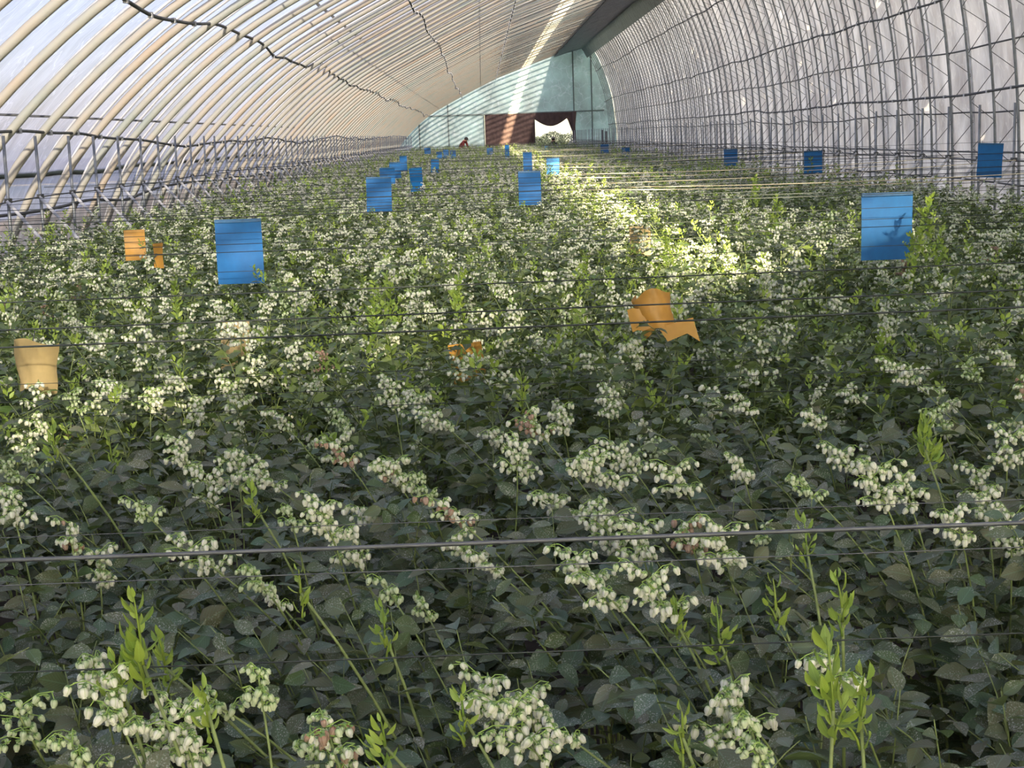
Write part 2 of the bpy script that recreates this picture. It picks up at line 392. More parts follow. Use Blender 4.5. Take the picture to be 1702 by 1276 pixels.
# arches: one thing each
ORD = ['first', 'second', 'third', 'fourth', 'fifth', 'sixth', 'seventh', 'eighth', 'ninth', 'tenth', 'eleventh', 'twelfth', 'thirteenth', 'fourteenth', 'fifteenth', 'sixteenth', 'seventeenth', 'eighteenth', 'nineteenth', 'twentieth']
A_Y = [12.9+SP*k for k in range(-20, 75)]
A_Y = [y for y in A_Y if YN+.3 < y < YF-.3]
def arch():
    t = thing('greenhouse_arch', 'cream tube arch of the film roof with thin trussed leg down the cloth wall', 'arch', (0, 0, 0), 'roof arches along the tunnel')
    inn = resample(roof2[:-1], 44)
    link('roof_tube', MB().tube(to3(inn), .043, 8).mesh('roof_tube', ['arch']), t)
    o2 = resample(offset(roof2, .26)[:-2], 40)
    link('outer_tube', MB().tube(to3(o2), .016, 6).mesh('outer_tube', ['steelw']), t)
    wi = resample(wall2, 26); wo = resample(offset(wall2, .36), 26)
    link('inner_chord', MB().tube(to3(wi), .019, 6).mesh('inner_chord', ['steel']), t)
    link('outer_chord', MB().tube(to3(wo), .016, 6).mesh('outer_chord', ['steelw']), t)
    wi2 = resample(wall2, 11); wo2 = resample(offset(wall2, .36), 11)
    z = []
    for i in range(10): z += [to3(wi2[i:i+1])[0], to3((wo2[i:i+1]+wo2[i+1:i+2])/2)[0]]
    link('web', MB().tube(np.array(z), .008, 4).mesh('web', ['rail']), t)
    for k in (8, 16, 24, 32):
        a, c = to3(inn[k:k+1])[0], to3(o2[k-1:k])[0]
        link('spacer', MB().tube([a, c], .012, 5).mesh('spacer', ['rail']), t)
    return t
a0 = arch()
a0.location.y = A_Y[0]
for i, y in enumerate(A_Y[1:]):
    c = copy_tree(a0); c.location.y = y+R.uniform(-.03, .03)
    c.rotation_euler.z = R.uniform(-.004, .004)
    k = int(round((y-8.8)/SP))
    if 0 <= k < 12: c['label'] = f"cream film-roof arch, {ORD[k]} of those in view counted from the viewer"

# lengthwise purlins, wavy
def purlin(name, X, Z, rad, label, cat='rail', wav=.05, mat='rail', y0=4., y1=YF-.2, seed=1, step=1.02, clips=True):
    r = random.Random(seed); ys = np.arange(y0, y1, step); w = 0; pts = []
    for i, y in enumerate(ys):
        w = .72*w+r.gauss(0, wav*.7); pts.append((X+w*.3, y, Z+w))
    pts = np.array(pts); t = np.linspace(0, len(pts)-1, len(pts)*3)
    P3 = np.stack([np.interp(t, np.arange(len(pts)), pts[:, k]) for k in range(3)], 1)
    ker = np.array([.25, .5, .25]); P3[1:-1] = P3[:-2]*.25+P3[1:-1]*.5+P3[2:]*.25
    root = thing(name, label, cat, (0, 0, 0), None)
    link('bar', MB().tube(P3, rad, 6).mesh('bar', [mat]), root)
    if clips:
        b = MB()
        for i in range(0, len(P3), 3): b.box(P3[i], (.02, .03, .025))
        tag(link('clips', b.mesh('clips', ['steelw'], False), root), kind='stuff')
    return root
purlin('roof_rail', -4.27, 1.97, .016, 'lowest dark wavy rail along the film slope just above the post tops', wav=.05, seed=3)
purlin('roof_rail', -2.95, 3.10, .018, 'second dark wavy rail up the sloping film roof', wav=.07, seed=8)
purlin('roof_rail', -1.02, 4.10, .016, 'third wavy rail up the sloping film roof', wav=.06, seed=9)
purlin('roof_rail', .95, 5.04, .014, 'topmost thin wavy rail of the sloping film roof', wav=.05, seed=10)
purlin('wall_rail', 7.40, 2.22, .020, 'lowest rail tying the trussed legs of the cloth wall', wav=.03, seed=11)
purlin('wall_rail', 7.22, 3.62, .018, 'middle rail tying the trussed legs of the cloth wall', wav=.04, seed=12)
purlin('wall_rail', 6.72, 5.28, .018, 'upper rail tying the trussed legs of the cloth wall', wav=.04, seed=13)
purlin('back_wall_rail', 7.75, 2.95, .014, 'faint thin rail behind the trusses against the wall cloth', wav=.03, seed=14, clips=False)
purlin('back_wall_rail', 7.80, 1.95, .014, 'lower faint thin rail behind the trusses against the wall cloth', wav=.03, seed=15, clips=False)
purlin('vent_roll', -5.0, 1.60, .036, 'dark green rolled vent sheet showing between the arch feet', 'roll', .02, 'darkroll', seed=16, clips=False)
purlin('side_rail', -4.75, 1.25, .018, 'dark lower rail outside the trellis posts by the skirt film', wav=.03, seed=17, clips=False)
for (x, z, lab) in ((5.12, 1.50, 'top lengthwise wire rail of the trellis beside the cloth wall'), (5.12, 1.42, 'second lengthwise wire of the trellis beside the cloth wall'), (5.12, 1.20, 'lowest lengthwise wire of the trellis beside the cloth wall')):
    purlin('trellis_rail', x, z, .010, lab, wav=.015, seed=int(z*100), clips=False)
purlin('trellis_rail', -4.02, 1.42, .007, 'lengthwise wire of the trellis on the film slope side', wav=.015, seed=44, clips=False)

# ------------------------------------------------------------ trellis posts and struts
XL, XR = -4.0, 5.1
def post(X, sgn, label, group):
    t = thing('trellis_post', label, 'post', (X, 0, 0), group)
    link('post', MB().tube([(0, 0, 0), (0, 0, 1), (0, 0, 1.99)], .014, 6).mesh('post', ['steel']), t)
    zt = 1.45
    link('strut', MB().tube([(.0, -.03, zt), (sgn*.85, -.03, zt-1.05), (sgn*1.15, -.03, .03)], .015, 6).mesh('strut', ['steelw']), t)
    b = MB(); b.box((0, 0, zt), (.022, .035, .02)); link('clamp', b.mesh('clamp', ['rail'], False), t)
    return t
pl = post(XL, 1, 'slim steel trellis post with a pale inward strut beside the film slope', 'trellis posts beside the film slope')
pr = post(XR, -1, 'slim steel trellis post with a pale inward strut in front of the cloth wall', 'trellis posts beside the cloth wall')
PY = [12.79+SP*k for k in range(-11, 74)]
pl.location.y = PY[0]; pr.location.y = PY[0]-.3
for y in PY[1:]:
    c = copy_tree(pl); c.location.y = y; c.rotation_euler = (R.uniform(-.01, .01), R.uniform(-.012, .012), R.uniform(-.06, .06))
    k = int(round((y-12.79)/SP))
    if 0 <= k < 14: c['label'] = f'slim trellis post beside the film slope, {ORD[k]} in view counted from the viewer'
    c = copy_tree(pr); c.location.y = y-.3; c.rotation_euler = (R.uniform(-.01, .01), R.uniform(-.012, .012), R.uniform(-.06, .06))
    k = int(round((y-14.83)/SP))
    if 0 <= k < 14: c['label'] = f'slim trellis post before the cloth wall, {ORD[k]} in view counted from the viewer'

# cross wires
def wire(Y, z, rad, label, group=None, mat='wire', x0=XL, x1=XR, sag=.01, cat='wire', name='trellis_wire', dz=0, dy=0):
    n = 15; t = np.linspace(0, 1, n)
    P = np.stack([x0+(x1-x0)*t, Y+dy*t, z+dz*t-sag*4*t*(1-t)], 1)
    P -= np.array([0, Y, 0])
    o = link(name, MB().tube(P, rad, 5).mesh(name, [mat]), None, (0, Y, 0)); tag(o, label, cat, group); return o
near = [  # y at image centre, drop below eye, radius, label
    (1075, .66, .0011, 'thin green-grey wire crossing the dark leaves lowest in front'),
    (930, .60, .0009, 'thin wire just below the thick grey cable'),
    (882, .42, .0026, 'thick grey cable stretched across the nearest bushes'),
    (853, .62, .0008, 'thin wire just above the thick grey cable'),
    (660, .66, .0009, 'lowest faint wire of the three threads below the dark triple wires'),
    (632, .64, .0009, 'middle faint wire of the three threads below the dark triple wires'),
    (603, .62, .0009, 'upper faint wire of the three threads below the dark triple wires'),
    (549, .50, .0026, 'thickest lowest wire of the dark triple passing in front of the curled amber trap'),
    (520, .48, .0022, 'middle wire of the dark triple passing in front of the curled amber trap'),
    (474, .45, .0020, 'top wire of the dark triple just above the curled amber trap'),
    (437, .47, .0012, 'thin wire passing below the two nearest blue traps'),
    (404, .46, .0016, 'lowest wire crossing the faces of the two nearest blue traps'),
    (391, .44, .0015, 'middle wire crossing the faces of the two nearest blue traps'),
    (372, .42, .0014, 'top wire crossing the faces of the two nearest blue traps')]
for (yc, h, r, lab) in near:
    Y = F*h/(yc-226)*.99
    p = at_z(851, yc, EYE-h); Y = p.y
    wire(Y, EYE-h, r, lab, mat='cable' if 'cable' in lab else 'wire', sag=.006, cat='cable' if 'cable' in lab else 'wire', name='trellis_cable' if 'cable' in lab else 'trellis_wire', dy=R.uniform(-.02, .02), dz=-.01 if yc > 600 else .03)
_p = at_z(851, 1300, 1.12); wire(_p.y, 1.12, .004, 'blurred grey pipe just entering the bottom corner of the view', mat='cable', name='trellis_pipe', cat='pipe')
for k, y in enumerate([p for p in PY if p > 8.2]):
    if y > 70: break
    wire(y-.02, 1.47+R.uniform(-.03, .03), .0020, 'fine dark trellis wire strung over the middle of the field', 'upper cross wires over the far bushes', dz=R.uniform(-.05, .05))
    if y < 45: wire(y+.04, 1.30+R.uniform(-.05, .03), .0018, 'fine lower trellis wire strung among the far bush tops', 'lower cross wires over the far bushes', dz=R.uniform(-.05, .05))
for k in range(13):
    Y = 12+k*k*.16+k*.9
    wire(Y, 1.36+R.uniform(-.04, .08), .0035, 'pale sunlit twine glinting over the far bushes', 'sunlit twines', 'straw', x0=.9+R.uniform(-.2, .3), x1=XR, name='twine', cat='twine', sag=.03, dz=R.uniform(-.02, .08))  # more cross wires, with the sunlight put into their pale colour

# ------------------------------------------------------------ leaf, flower templates
def leaf_hi(fold, curl, twist=0):
    ts = [0, .12, .35, .6, .82, 1]; ws = [0.01, .55, 1, .92, .52, .0]; v = []; uv = []
    for t, w in zip(ts, ws):
        zc = -curl*t*t
        for s in (-1, 0, 1):
            v.append((s*w*.25, t, zc+abs(s)*w*fold*.25+s*twist*t*.05)); uv.append((.5+s*.5*max(w, .1), t))
    fs = []
    for i in range(5):
        for s in (0, 1):
            a = i*3+s; fs.append([a, a+1, a+4, a+3])
    return v, fs, uv
def leaf_lo():
    v = [(0, 0, 0), (-.24, .4, .07), (0, .42, 0), (.24, .4, .07), (-.16, .75, .0), (0, .75, -.08), (.16, .75, 0), (0, 1, -.2)]
    uv = [(.5, 0), (0, .4), (.5, .42), (1, .4), (.1, .75), (.5, .75), (.9, .75), (.5, 1)]
    return v, [[0, 2, 1], [0, 3, 2], [1, 2, 5, 4], [2, 3, 6, 5], [4, 5, 7], [5, 6, 7]], uv
def leaf_far():
    return [(0, 0, 0), (-.25, .5, .05), (.25, .5, .05), (0, 1, -.1)], [[0, 2, 1], [1, 2, 3]], [(.5, 0), (0, .5), (1, .5), (.5, 1)]
def bell(sides, rings, calyx=True):
    """hanging bell, axis +Y in template = away from the stalk; unit length"""
    v = []; uv = []; fs = []; mi = []
    for i, (r, y) in enumerate(rings):
        for j in range(sides):
            a = j*2*math.pi/sides; v.append((r*math.cos(a), y, r*math.sin(a))); uv.append((j/sides, y))
    for i in range(len(rings)-1):
        for j in range(sides):
            k = (j+1) % sides; fs.append([i*sides+j, i*sides+k, (i+1)*sides+k, (i+1)*sides+j]); mi.append(0)
    if calyx:
        o = len(v); n = 5
        v.append((0, -.12, 0)); uv.append((0, 0))
        for j in range(n*2):
            a = j*math.pi/n; r = .42 if j % 2 == 0 else .22; v.append((r*math.cos(a), .10 if j % 2 == 0 else .04, r*math.sin(a))); uv.append((0, 0))
        for j in range(n*2): fs.append([o, o+1+j, o+1+(j+1) % (n*2)]); mi.append(1)
    return v, fs, uv, mi
BH = bell(10, [(.05, 0), (.30, .06), (.40, .25), (.42, .45), (.37, .68), (.26, .86), (.20, .93), (.27, 1.0), (.16, .96), (.12, .6)])
BM = bell(6, [(.05, 0), (.38, .15), (.42, .5), (.26, .88), (.20, 1.0), (.05, .9)], False)
BF = ([(0, 0, 0), (.42, .4, 0), (0, .4, .42), (-.42, .4, 0), (0, .4, -.42), (0, 1, 0)], [[0, 1, 2], [0, 2, 3], [0, 3, 4], [0, 4, 1], [5, 2, 1], [5, 3, 2], [5, 4, 3], [5, 1, 4]], [(.1, .5)]*6, [0]*8)

def bez(b, t_, lean, n=9):
    b = np.array(b, float); t_ = np.array(t_, float)
    c = b+np.array([(t_[0]-b[0])*.25+lean[0], (t_[1]-b[1])*.25+lean[1], (t_[2]-b[2])*.62])
    u = np.linspace(0, 1, n)[:, None]
    return (1-u)**2*b+2*u*(1-u)*c+u*u*t_
def leaves_on(path, r, start=.4, spacing=.021, L=.046, end=.98):
    seg = np.linalg.norm(np.diff(path, axis=0), axis=1); d = np.concatenate([[0], np.cumsum(seg)]); tot = d[-1]
    s = np.arange(tot*start, tot*end, spacing); n = len(s)
    if n == 0: return None
    s = s+r.normal(0, spacing*.2, n)
    P = np.stack([np.interp(s, d, path[:, k]) for k in range(3)], 1)
    T = unit(np.stack([np.interp(s+.01, d, path[:, k])-np.interp(s-.01, d, path[:, k]) for k in range(3)], 1)+1e-6)
    az = np.arange(n)*2.4+r.uniform(0, 6.28)+r.normal(0, .3, n)
    rad = np.stack([np.cos(az), np.sin(az), np.zeros(n)], 1)
    A = unit(rad+T*r.uniform(.1, .6, (n, 1))+np.stack([np.full(n, -.15), np.zeros(n), r.normal(-.05, .25, n)], 1))
    Nn = np.array([[0, 0, 1.]])+r.normal(0, .48, (n, 3))+np.array([[.1, -.25, 0]]); Nn = Nn-A*(A*Nn).sum(1, keepdims=True); Nn = unit(Nn)
    fr = s/tot; Ls = L*r.uniform(.7, 1.25, n)*np.where(fr > .85, .75, 1)
    return P+A*.003, A, Nn, Ls
def catl(lst):
    lst = [x for x in lst if x is not None]
    return tuple(np.concatenate([x[k] for x in lst]) for k in range(4)) if lst else (np.zeros((0, 3)),)*3+(np.zeros(0),)
def panicle(r, size=1., along=None, nr=5, per=7, hang=.9):
    """racemes along the last part of a shoot; returns stalks (list of polylines) and bells (P, A, S)"""
    along = np.array([0, 0, 1.]) if along is None else unit(along)
    st = []; P = []; A = []; S = []
    L = .062*size
    for k in range(nr):
        o = along*(L*(k/(max(nr-1, 1))-.75))
        az = k*2.4+r.uniform(0, 1)
        out = unit(np.array([math.cos(az), math.sin(az), .15+r.normal(0, .2)])+along*.5)
        rl = .037*size*r.uniform(.7, 1.3); tip = o+out*rl+np.array([0, 0, -.006])
        st.append(np.array([o, o+out*rl*.6+np.array([0, 0, .003]), tip]))
        for j in range(per):
            t = (j+.6)/per; q = o+(tip-o)*t; a2 = j*2.2+r.uniform(0, 1.)
            side = np.array([math.cos(a2), math.sin(a2), 0])
            e = q+side*.008*size*r.uniform(.6, 1.3)+np.array([0, 0, -.003+r.normal(0, .002)])
            st.append(np.array([q, e]))
            P.append(e); A.append(unit(np.array([0, 0, -hang])+side*.35+r.normal(0, .22, 3))); S.append(.0128*r.uniform(.7, 1.15))
    return st, np.array(P), np.array(A), np.array(S)
def perp(A, r):
    x = r.normal(0, 1, A.shape); x -= A*(A*x).sum(1, keepdims=True); return unit(x)

leafv = [leaf_hi(fo, cu, tw) for fo, cu, tw in ((.5, .12, 0), (.25, .25, 1), (.7, .05, -1), (.35, .35, .5), (.55, -.08, .3))]
def tmpl_mesh(t, name, mats, mi=0):
    b = MB(); b.add(t[0], t[1], 0, t[2])
    if not isinstance(mi, int): b.m = list(mi)
    return b.mesh(name, mats)
LM = [tmpl_mesh(t, 'leaf', ['leaf']) for t in leafv]
YM = [tmpl_mesh(t, 'young_leaf', ['young']) for t in leafv]
FMESH = {k: tmpl_mesh(BH, 'flower', [k, 'calyx'], BH[3]) for k in ('flower', 'bud', 'faded')}
def frame(P, A, Nn, S, wf=1.):
    s = np.cross(A, Nn); s /= np.linalg.norm(s)+1e-9
    m_ = Matrix(((s[0]*S*wf, A[0]*S, Nn[0]*S, P[0]), (s[1]*S*wf, A[1]*S, Nn[1]*S, P[1]), (s[2]*S*wf, A[2]*S, Nn[2]*S, P[2]), (0, 0, 0, 1)))
    return m_
def put_leaves(root, L4, meshes, r, name='leaf', base=(0, 0, 0), wf=(1.0, 1.35)):
    base = np.array(base)
    for i in range(len(L4[3])):
        o = bpy.data.objects.new(name, meshes[int(r.integers(len(meshes)))]); o.parent = root
        o.matrix_basis = frame(L4[0][i]-base, L4[1][i], L4[2][i], L4[3][i], r.uniform(*wf)); COL.objects.link(o)

# ------------------------------------------------------------ mid and far bush variants (shared meshes)
def bush_geo(r, nshoot, spread, h, leaf_t, leafL, spacing, subs=2, stem_sides=3):
    sb = MB(); Ls = []; tips = []
    for k in range(nshoot):
        az = k*2.4; rr = spread*math.sqrt((k+.5)/nshoot)
        hh = h*r.uniform(.80, 1.13)-.10*(rr/spread)**2
        b = (r.normal(0, .05), r.normal(0, .05), .0)
        t = (rr*math.cos(az)-.06, rr*math.sin(az)*1., hh)
        p = bez(b, t, (r.normal(.06, .06), r.normal(0, .06)), 8)
        sb.tube(p, np.linspace(.0045, .0018, 8), stem_sides, 0, False); Ls.append(leaves_on(p, r, .5, spacing, leafL)); tips.append((p[-1], p[-1]-p[-2]))
        for q in range(subs):
            i = int(r.integers(4, 7)); s0 = p[i]; dirn = unit(np.array([r.normal(-.15, .7), r.normal(0, .7), .9]))
            ln = min(r.uniform(.14, .3), (hh+.05-s0[2])/dirn[2] if dirn[2] > .1 else .2); ln = max(ln, .06)
            p2 = bez(s0, s0+dirn*ln, (0, 0), 5)
            sb.tube(p2, .0016, 3, 0, False); Ls.append(leaves_on(p2, r, .08, spacing*.9, leafL*.92)); tips.append((p2[-1], p2[-1]-p2[-2]))
    return sb, catl(Ls), tips
def cluster_mesh(r, tm, kind, size=1., nr=5, per=7, sides=3):
    st, P, A, S = panicle(r, size, np.array([r.normal(-.3, .3), r.normal(-.1, .3), 1]), nr, per)
    b = MB()
    for q in st: b.tube(q, .0008, sides, 1, False)
    b.inst(tm[0], tm[1], tm[2], P, A, perp(A, r), S*1.12, [0 if x == 0 else 2 for x in tm[3]])
    return b, (kind, 'pedicel', 'calyx')
rv = np.random.default_rng(21)
CLM = []
for k in range(9):
    kd = 'flower' if k < 7 else ('bud' if k == 7 else 'faded')
    b, ms = cluster_mesh(rv, BM, kd, rv.uniform(.9, 1.3), int(rv.integers(4, 7)), int(rv.integers(5, 8)), 3)
    CLM.append(b.mesh('flower_cluster', ms))
NV = 6
MV = []
for k in range(NV):
    sb, L4, tips = bush_geo(rv, 15, .40, 1.14, None, .055, .019, 2)
    fb = MB(); t = leaf_lo(); fb.inst(t[0], t[1], t[2], L4[0], L4[1], L4[2], L4[3]*1.0, 0, L4[3]*1.15)
    # a few young shoots
    yb = MB()
    for (p, d) in tips[::4]:
        yp = bez(p, p+unit(d+np.array([0, 0, .05]))*.07, (0, 0), 4); yl = leaves_on(yp, rv, .1, .007, .026, 1.)
        if yl is None: continue
        A2 = unit(yl[1]+np.array([0, 0, .9])); N2 = perp(A2, rv)
        yb.inst(t[0], t[1], t[2], yl[0], A2, N2, yl[3])
    MV.append(dict(stems=sb.mesh('stems', ['stem']), foliage=fb.mesh('foliage', ['leafmid']), young=yb.mesh('young_leaves', ['young']), tips=tips))
# joined blossom for the farther single bushes
for k in range(NV):
    b = MB(); tp = [t for i, t in enumerate(MV[k]['tips']) if i % 4 != 0 and i % 7 < (5, 4, 3, 5, 4, 5)[k]]
    P_, A_, S_ = [], [], []
    for (p, d) in tp:
        st, P, A, S = panicle(rv, rv.uniform(.9, 1.25), d, int(rv.integers(3, 6)), 6)
        P_.append(P+p); A_.append(A); S_.append(S*1.15)
        for q in st[:4]: b.tube(q+p, .0009, 3, 1, False)
    P_ = np.concatenate(P_); A_ = np.concatenate(A_); S_ = np.concatenate(S_)
    sel = rv.random(len(S_)) < .12
    b.inst(BM[0], BM[1], BM[2], P_[~sel], A_[~sel], perp(A_[~sel], rv), S_[~sel], 0)
    b.inst(BM[0], BM[1], BM[2], P_[sel], A_[sel], perp(A_[sel], rv), S_[sel], 2)
    MV[k]['blossom'] = b.mesh('blossom', ['flower', 'pedicel', 'bud']); MV[k]['ntip'] = tp

# far bushes: everything in one mesh, instanced as one mass
FV = []
for k in range(5):
    sb, L4, tips = bush_geo(rv, 14, .42, 1.13, None, .058, .030, 2)
    b = MB()
    t = leaf_far(); b.inst(t[0], t[1], t[2], L4[0], L4[1], L4[2], L4[3], 0, L4[3]*1.3)
    P_, A_, S_ = [], [], []
    for i, (p, d) in enumerate(tips):
        if i % 5 == 0 or i % 7 > (4, 3, 5, 4, 2)[k]: continue
        st, P, A, S = panicle(rv, 1.15, d, 4, 5); P_.append(P+p); A_.append(A); S_.append(S*1.3)
    P_ = np.concatenate(P_); A_ = np.concatenate(A_); S_ = np.concatenate(S_)
    b.inst(BF[0], BF[1], BF[2], P_, A_, perp(A_, rv), S_, 1)
    for (p, d) in tips[::5]:
        yp = np.stack([p, p+np.array([0, 0, .09])]); yl = leaves_on(yp, rv, .0, .012, .04, 1.)
        if yl is not None: A2 = unit(yl[1]+np.array([0, 0, .9])); b.inst(t[0], t[1], t[2], yl[0], A2, perp(A2, rv), yl[3], 2)
    FV.append(link('blueberry_source', b.mesh('far_bush', ['leafmid', 'flower', 'young'])))
    COL.objects.unlink(FV[-1])

# ------------------------------------------------------------ placing the bushes
NEAR_Y = 4.3; CLUST_Y = 8.6
cells = []
y = 1.55; row = 0
while y < YF-1:
    x = -3.55+(.3 if row % 2 else 0)
    while x < 4.75:
        cells.append((x+R.uniform(-.09, .09), y+R.uniform(-.09, .09))); x += .63
    y += .60; row += 1
def inview(x, y):
    px, py = proj(x, y, 1.15); mg = F*.42/max(y, .5)
    return -mg < px < W+mg
vis = [c for c in cells if inview(*c)]; rest = [c for c in cells if not inview(*c)]
vis.sort(key=lambda c: c[1]); nearc = [c for c in vis if c[1] < NEAR_Y]; midc = vis[len(nearc):285]; rest += vis[285:]

# hero clusters read off the photograph: pixel x, y, size, kind
HC = [(30,1185,1.3,'b'),(120,1240,.8,'b'),(178,1150,1.0,'f'),(262,1225,1.5,'f'),(300,1200,1.1,'f'),(345,1160,.8,'b'),(155,1100,.7,'f'),(545,1215,1.1,'d'),(515,1240,.8,'b'),
 (845,1190,1.4,'f'),(805,1145,1.2,'f'),(880,1160,1.0,'f'),(925,1210,.6,'f'),(1215,1160,1.0,'f'),(1195,1225,1.3,'f'),(1250,1215,.9,'b'),(1385,1105,.9,'f'),
 (165,930,1.0,'f'),(115,880,.9,'d'),(320,915,1.3,'f'),(425,955,.9,'b'),(450,985,.6,'f'),(430,1125,.7,'b'),(638,970,.7,'b'),(535,850,1.2,'f'),(575,895,1.1,'f'),(605,850,.9,'f'),
 (765,900,1.0,'f'),(800,925,.8,'f'),(735,840,.9,'d'),(975,770,1.5,'f'),(860,750,1.3,'f'),(920,830,1.4,'f'),(1000,860,1.5,'f'),(1060,885,1.3,'f'),(960,930,1.2,'f'),(995,970,.9,'f'),
 (1080,970,1.2,'f'),(1120,785,1.3,'f'),(1030,750,1.2,'f'),(1145,880,1.0,'d'),(1195,890,1.3,'f'),(1275,895,1.0,'b'),(1450,790,1.4,'f'),(1400,755,1.2,'f'),(1500,800,1.1,'f'),(1560,690,1.0,'b'),
 (1675,735,1.3,'f'),(1625,790,1.2,'f'),(1680,870,1.2,'f'),(1640,830,1.0,'f'),(1690,700,1.0,'f'),(15,830,1.1,'f'),(12,775,1.1,'b'),(45,755,1.0,'b'),(395,765,1.4,'f'),(345,800,1.2,'f'),(295,740,1.1,'f'),
 (430,785,1.0,'f'),(560,745,.9,'d'),(655,775,1.1,'f'),(700,800,.9,'b'),(930,690,1.0,'f'),(880,700,1.0,'d'),(1700,640,1.0,'d'),(60,700,1.0,'f'),(690,665,1.3,'f'),(650,645,1.2,'f'),(720,690,1.1,'f'),(640,775,.8,'d'),
 (560,690,.9,'b'),(460,690,.9,'f'),(1090,740,1.0,'b'),(1230,660,.9,'f'),(1410,650,1.0,'f'),(1350,690,.7,'f'),(1560,650,1.1,'f'),(1190,660,.8,'b'),(520,640,1.0,'f'),(330,670,1.1,'f'),(250,655,1.1,'f'),(175,640,1.2,'f'),(120,660,1.0,'b'),(390,640,1.2,'f'),(820,720,1.0,'f'),(1010,660,1.2,'f'),(1490,610,1.2,'f'),(1610,610,1.0,'b'),(1330,800,.8,'b'),(1230,770,.8,'f'),(480,850,.7,'b'),(230,840,.8,'b'),(700,1000,.6,'b'),(1590,860,1.0,'f')]
YS = [(238,1105,1.5),(205,1150,1.0),(275,1110,1.0),(1385,1180,1.3),(1430,1190,1.1),(1290,1010,.7),(1195,1060,.8),(640,1055,.8),(345,1180,.7),(1400,1010,.8),(868,655,1.0),(1545,760,1.4),(1535,740,1.1),(1125,1035,.7),(500,985,.6),(1135,1225,.6),(420,835,.7),(1340,905,.7),(770,1190,.6),(640,1240,.7),(185,760,.8),(90,740,.8)]
def shoot_tip(px, py, r, lo=1.02, hi=1.22):
    return at_z(px, py, r.uniform(lo, hi))
NB = []
for (x, y) in nearc: NB.append(dict(c=(x, y), hero=[], young=[]))
rn = np.random.default_rng(33)
def nearest(p, off=(.12, .02)):
    return min(NB, key=lambda b: (b['c'][0]-p.x-off[0])**2+(b['c'][1]-p.y-off[1])**2)
for (px, py, s, kd) in HC:
    p = shoot_tip(px, py, rn, 1.05, 1.20); nearest(p)['hero'].append((p, s, kd))
for (px, py, s) in YS:
    p = shoot_tip(px, py, rn, 1.10, 1.22); nearest(p)['young'].append((p, s))
nm_kind = {'f': 'flower', 'b': 'bud', 'd': 'faded'}
def near_label(b):
    px, py = proj(b['c'][0], b['c'][1], 1.1)
    side = 'film slope side' if px < 560 else ('middle of the bed' if px < 1130 else 'cloth wall side')
    return side
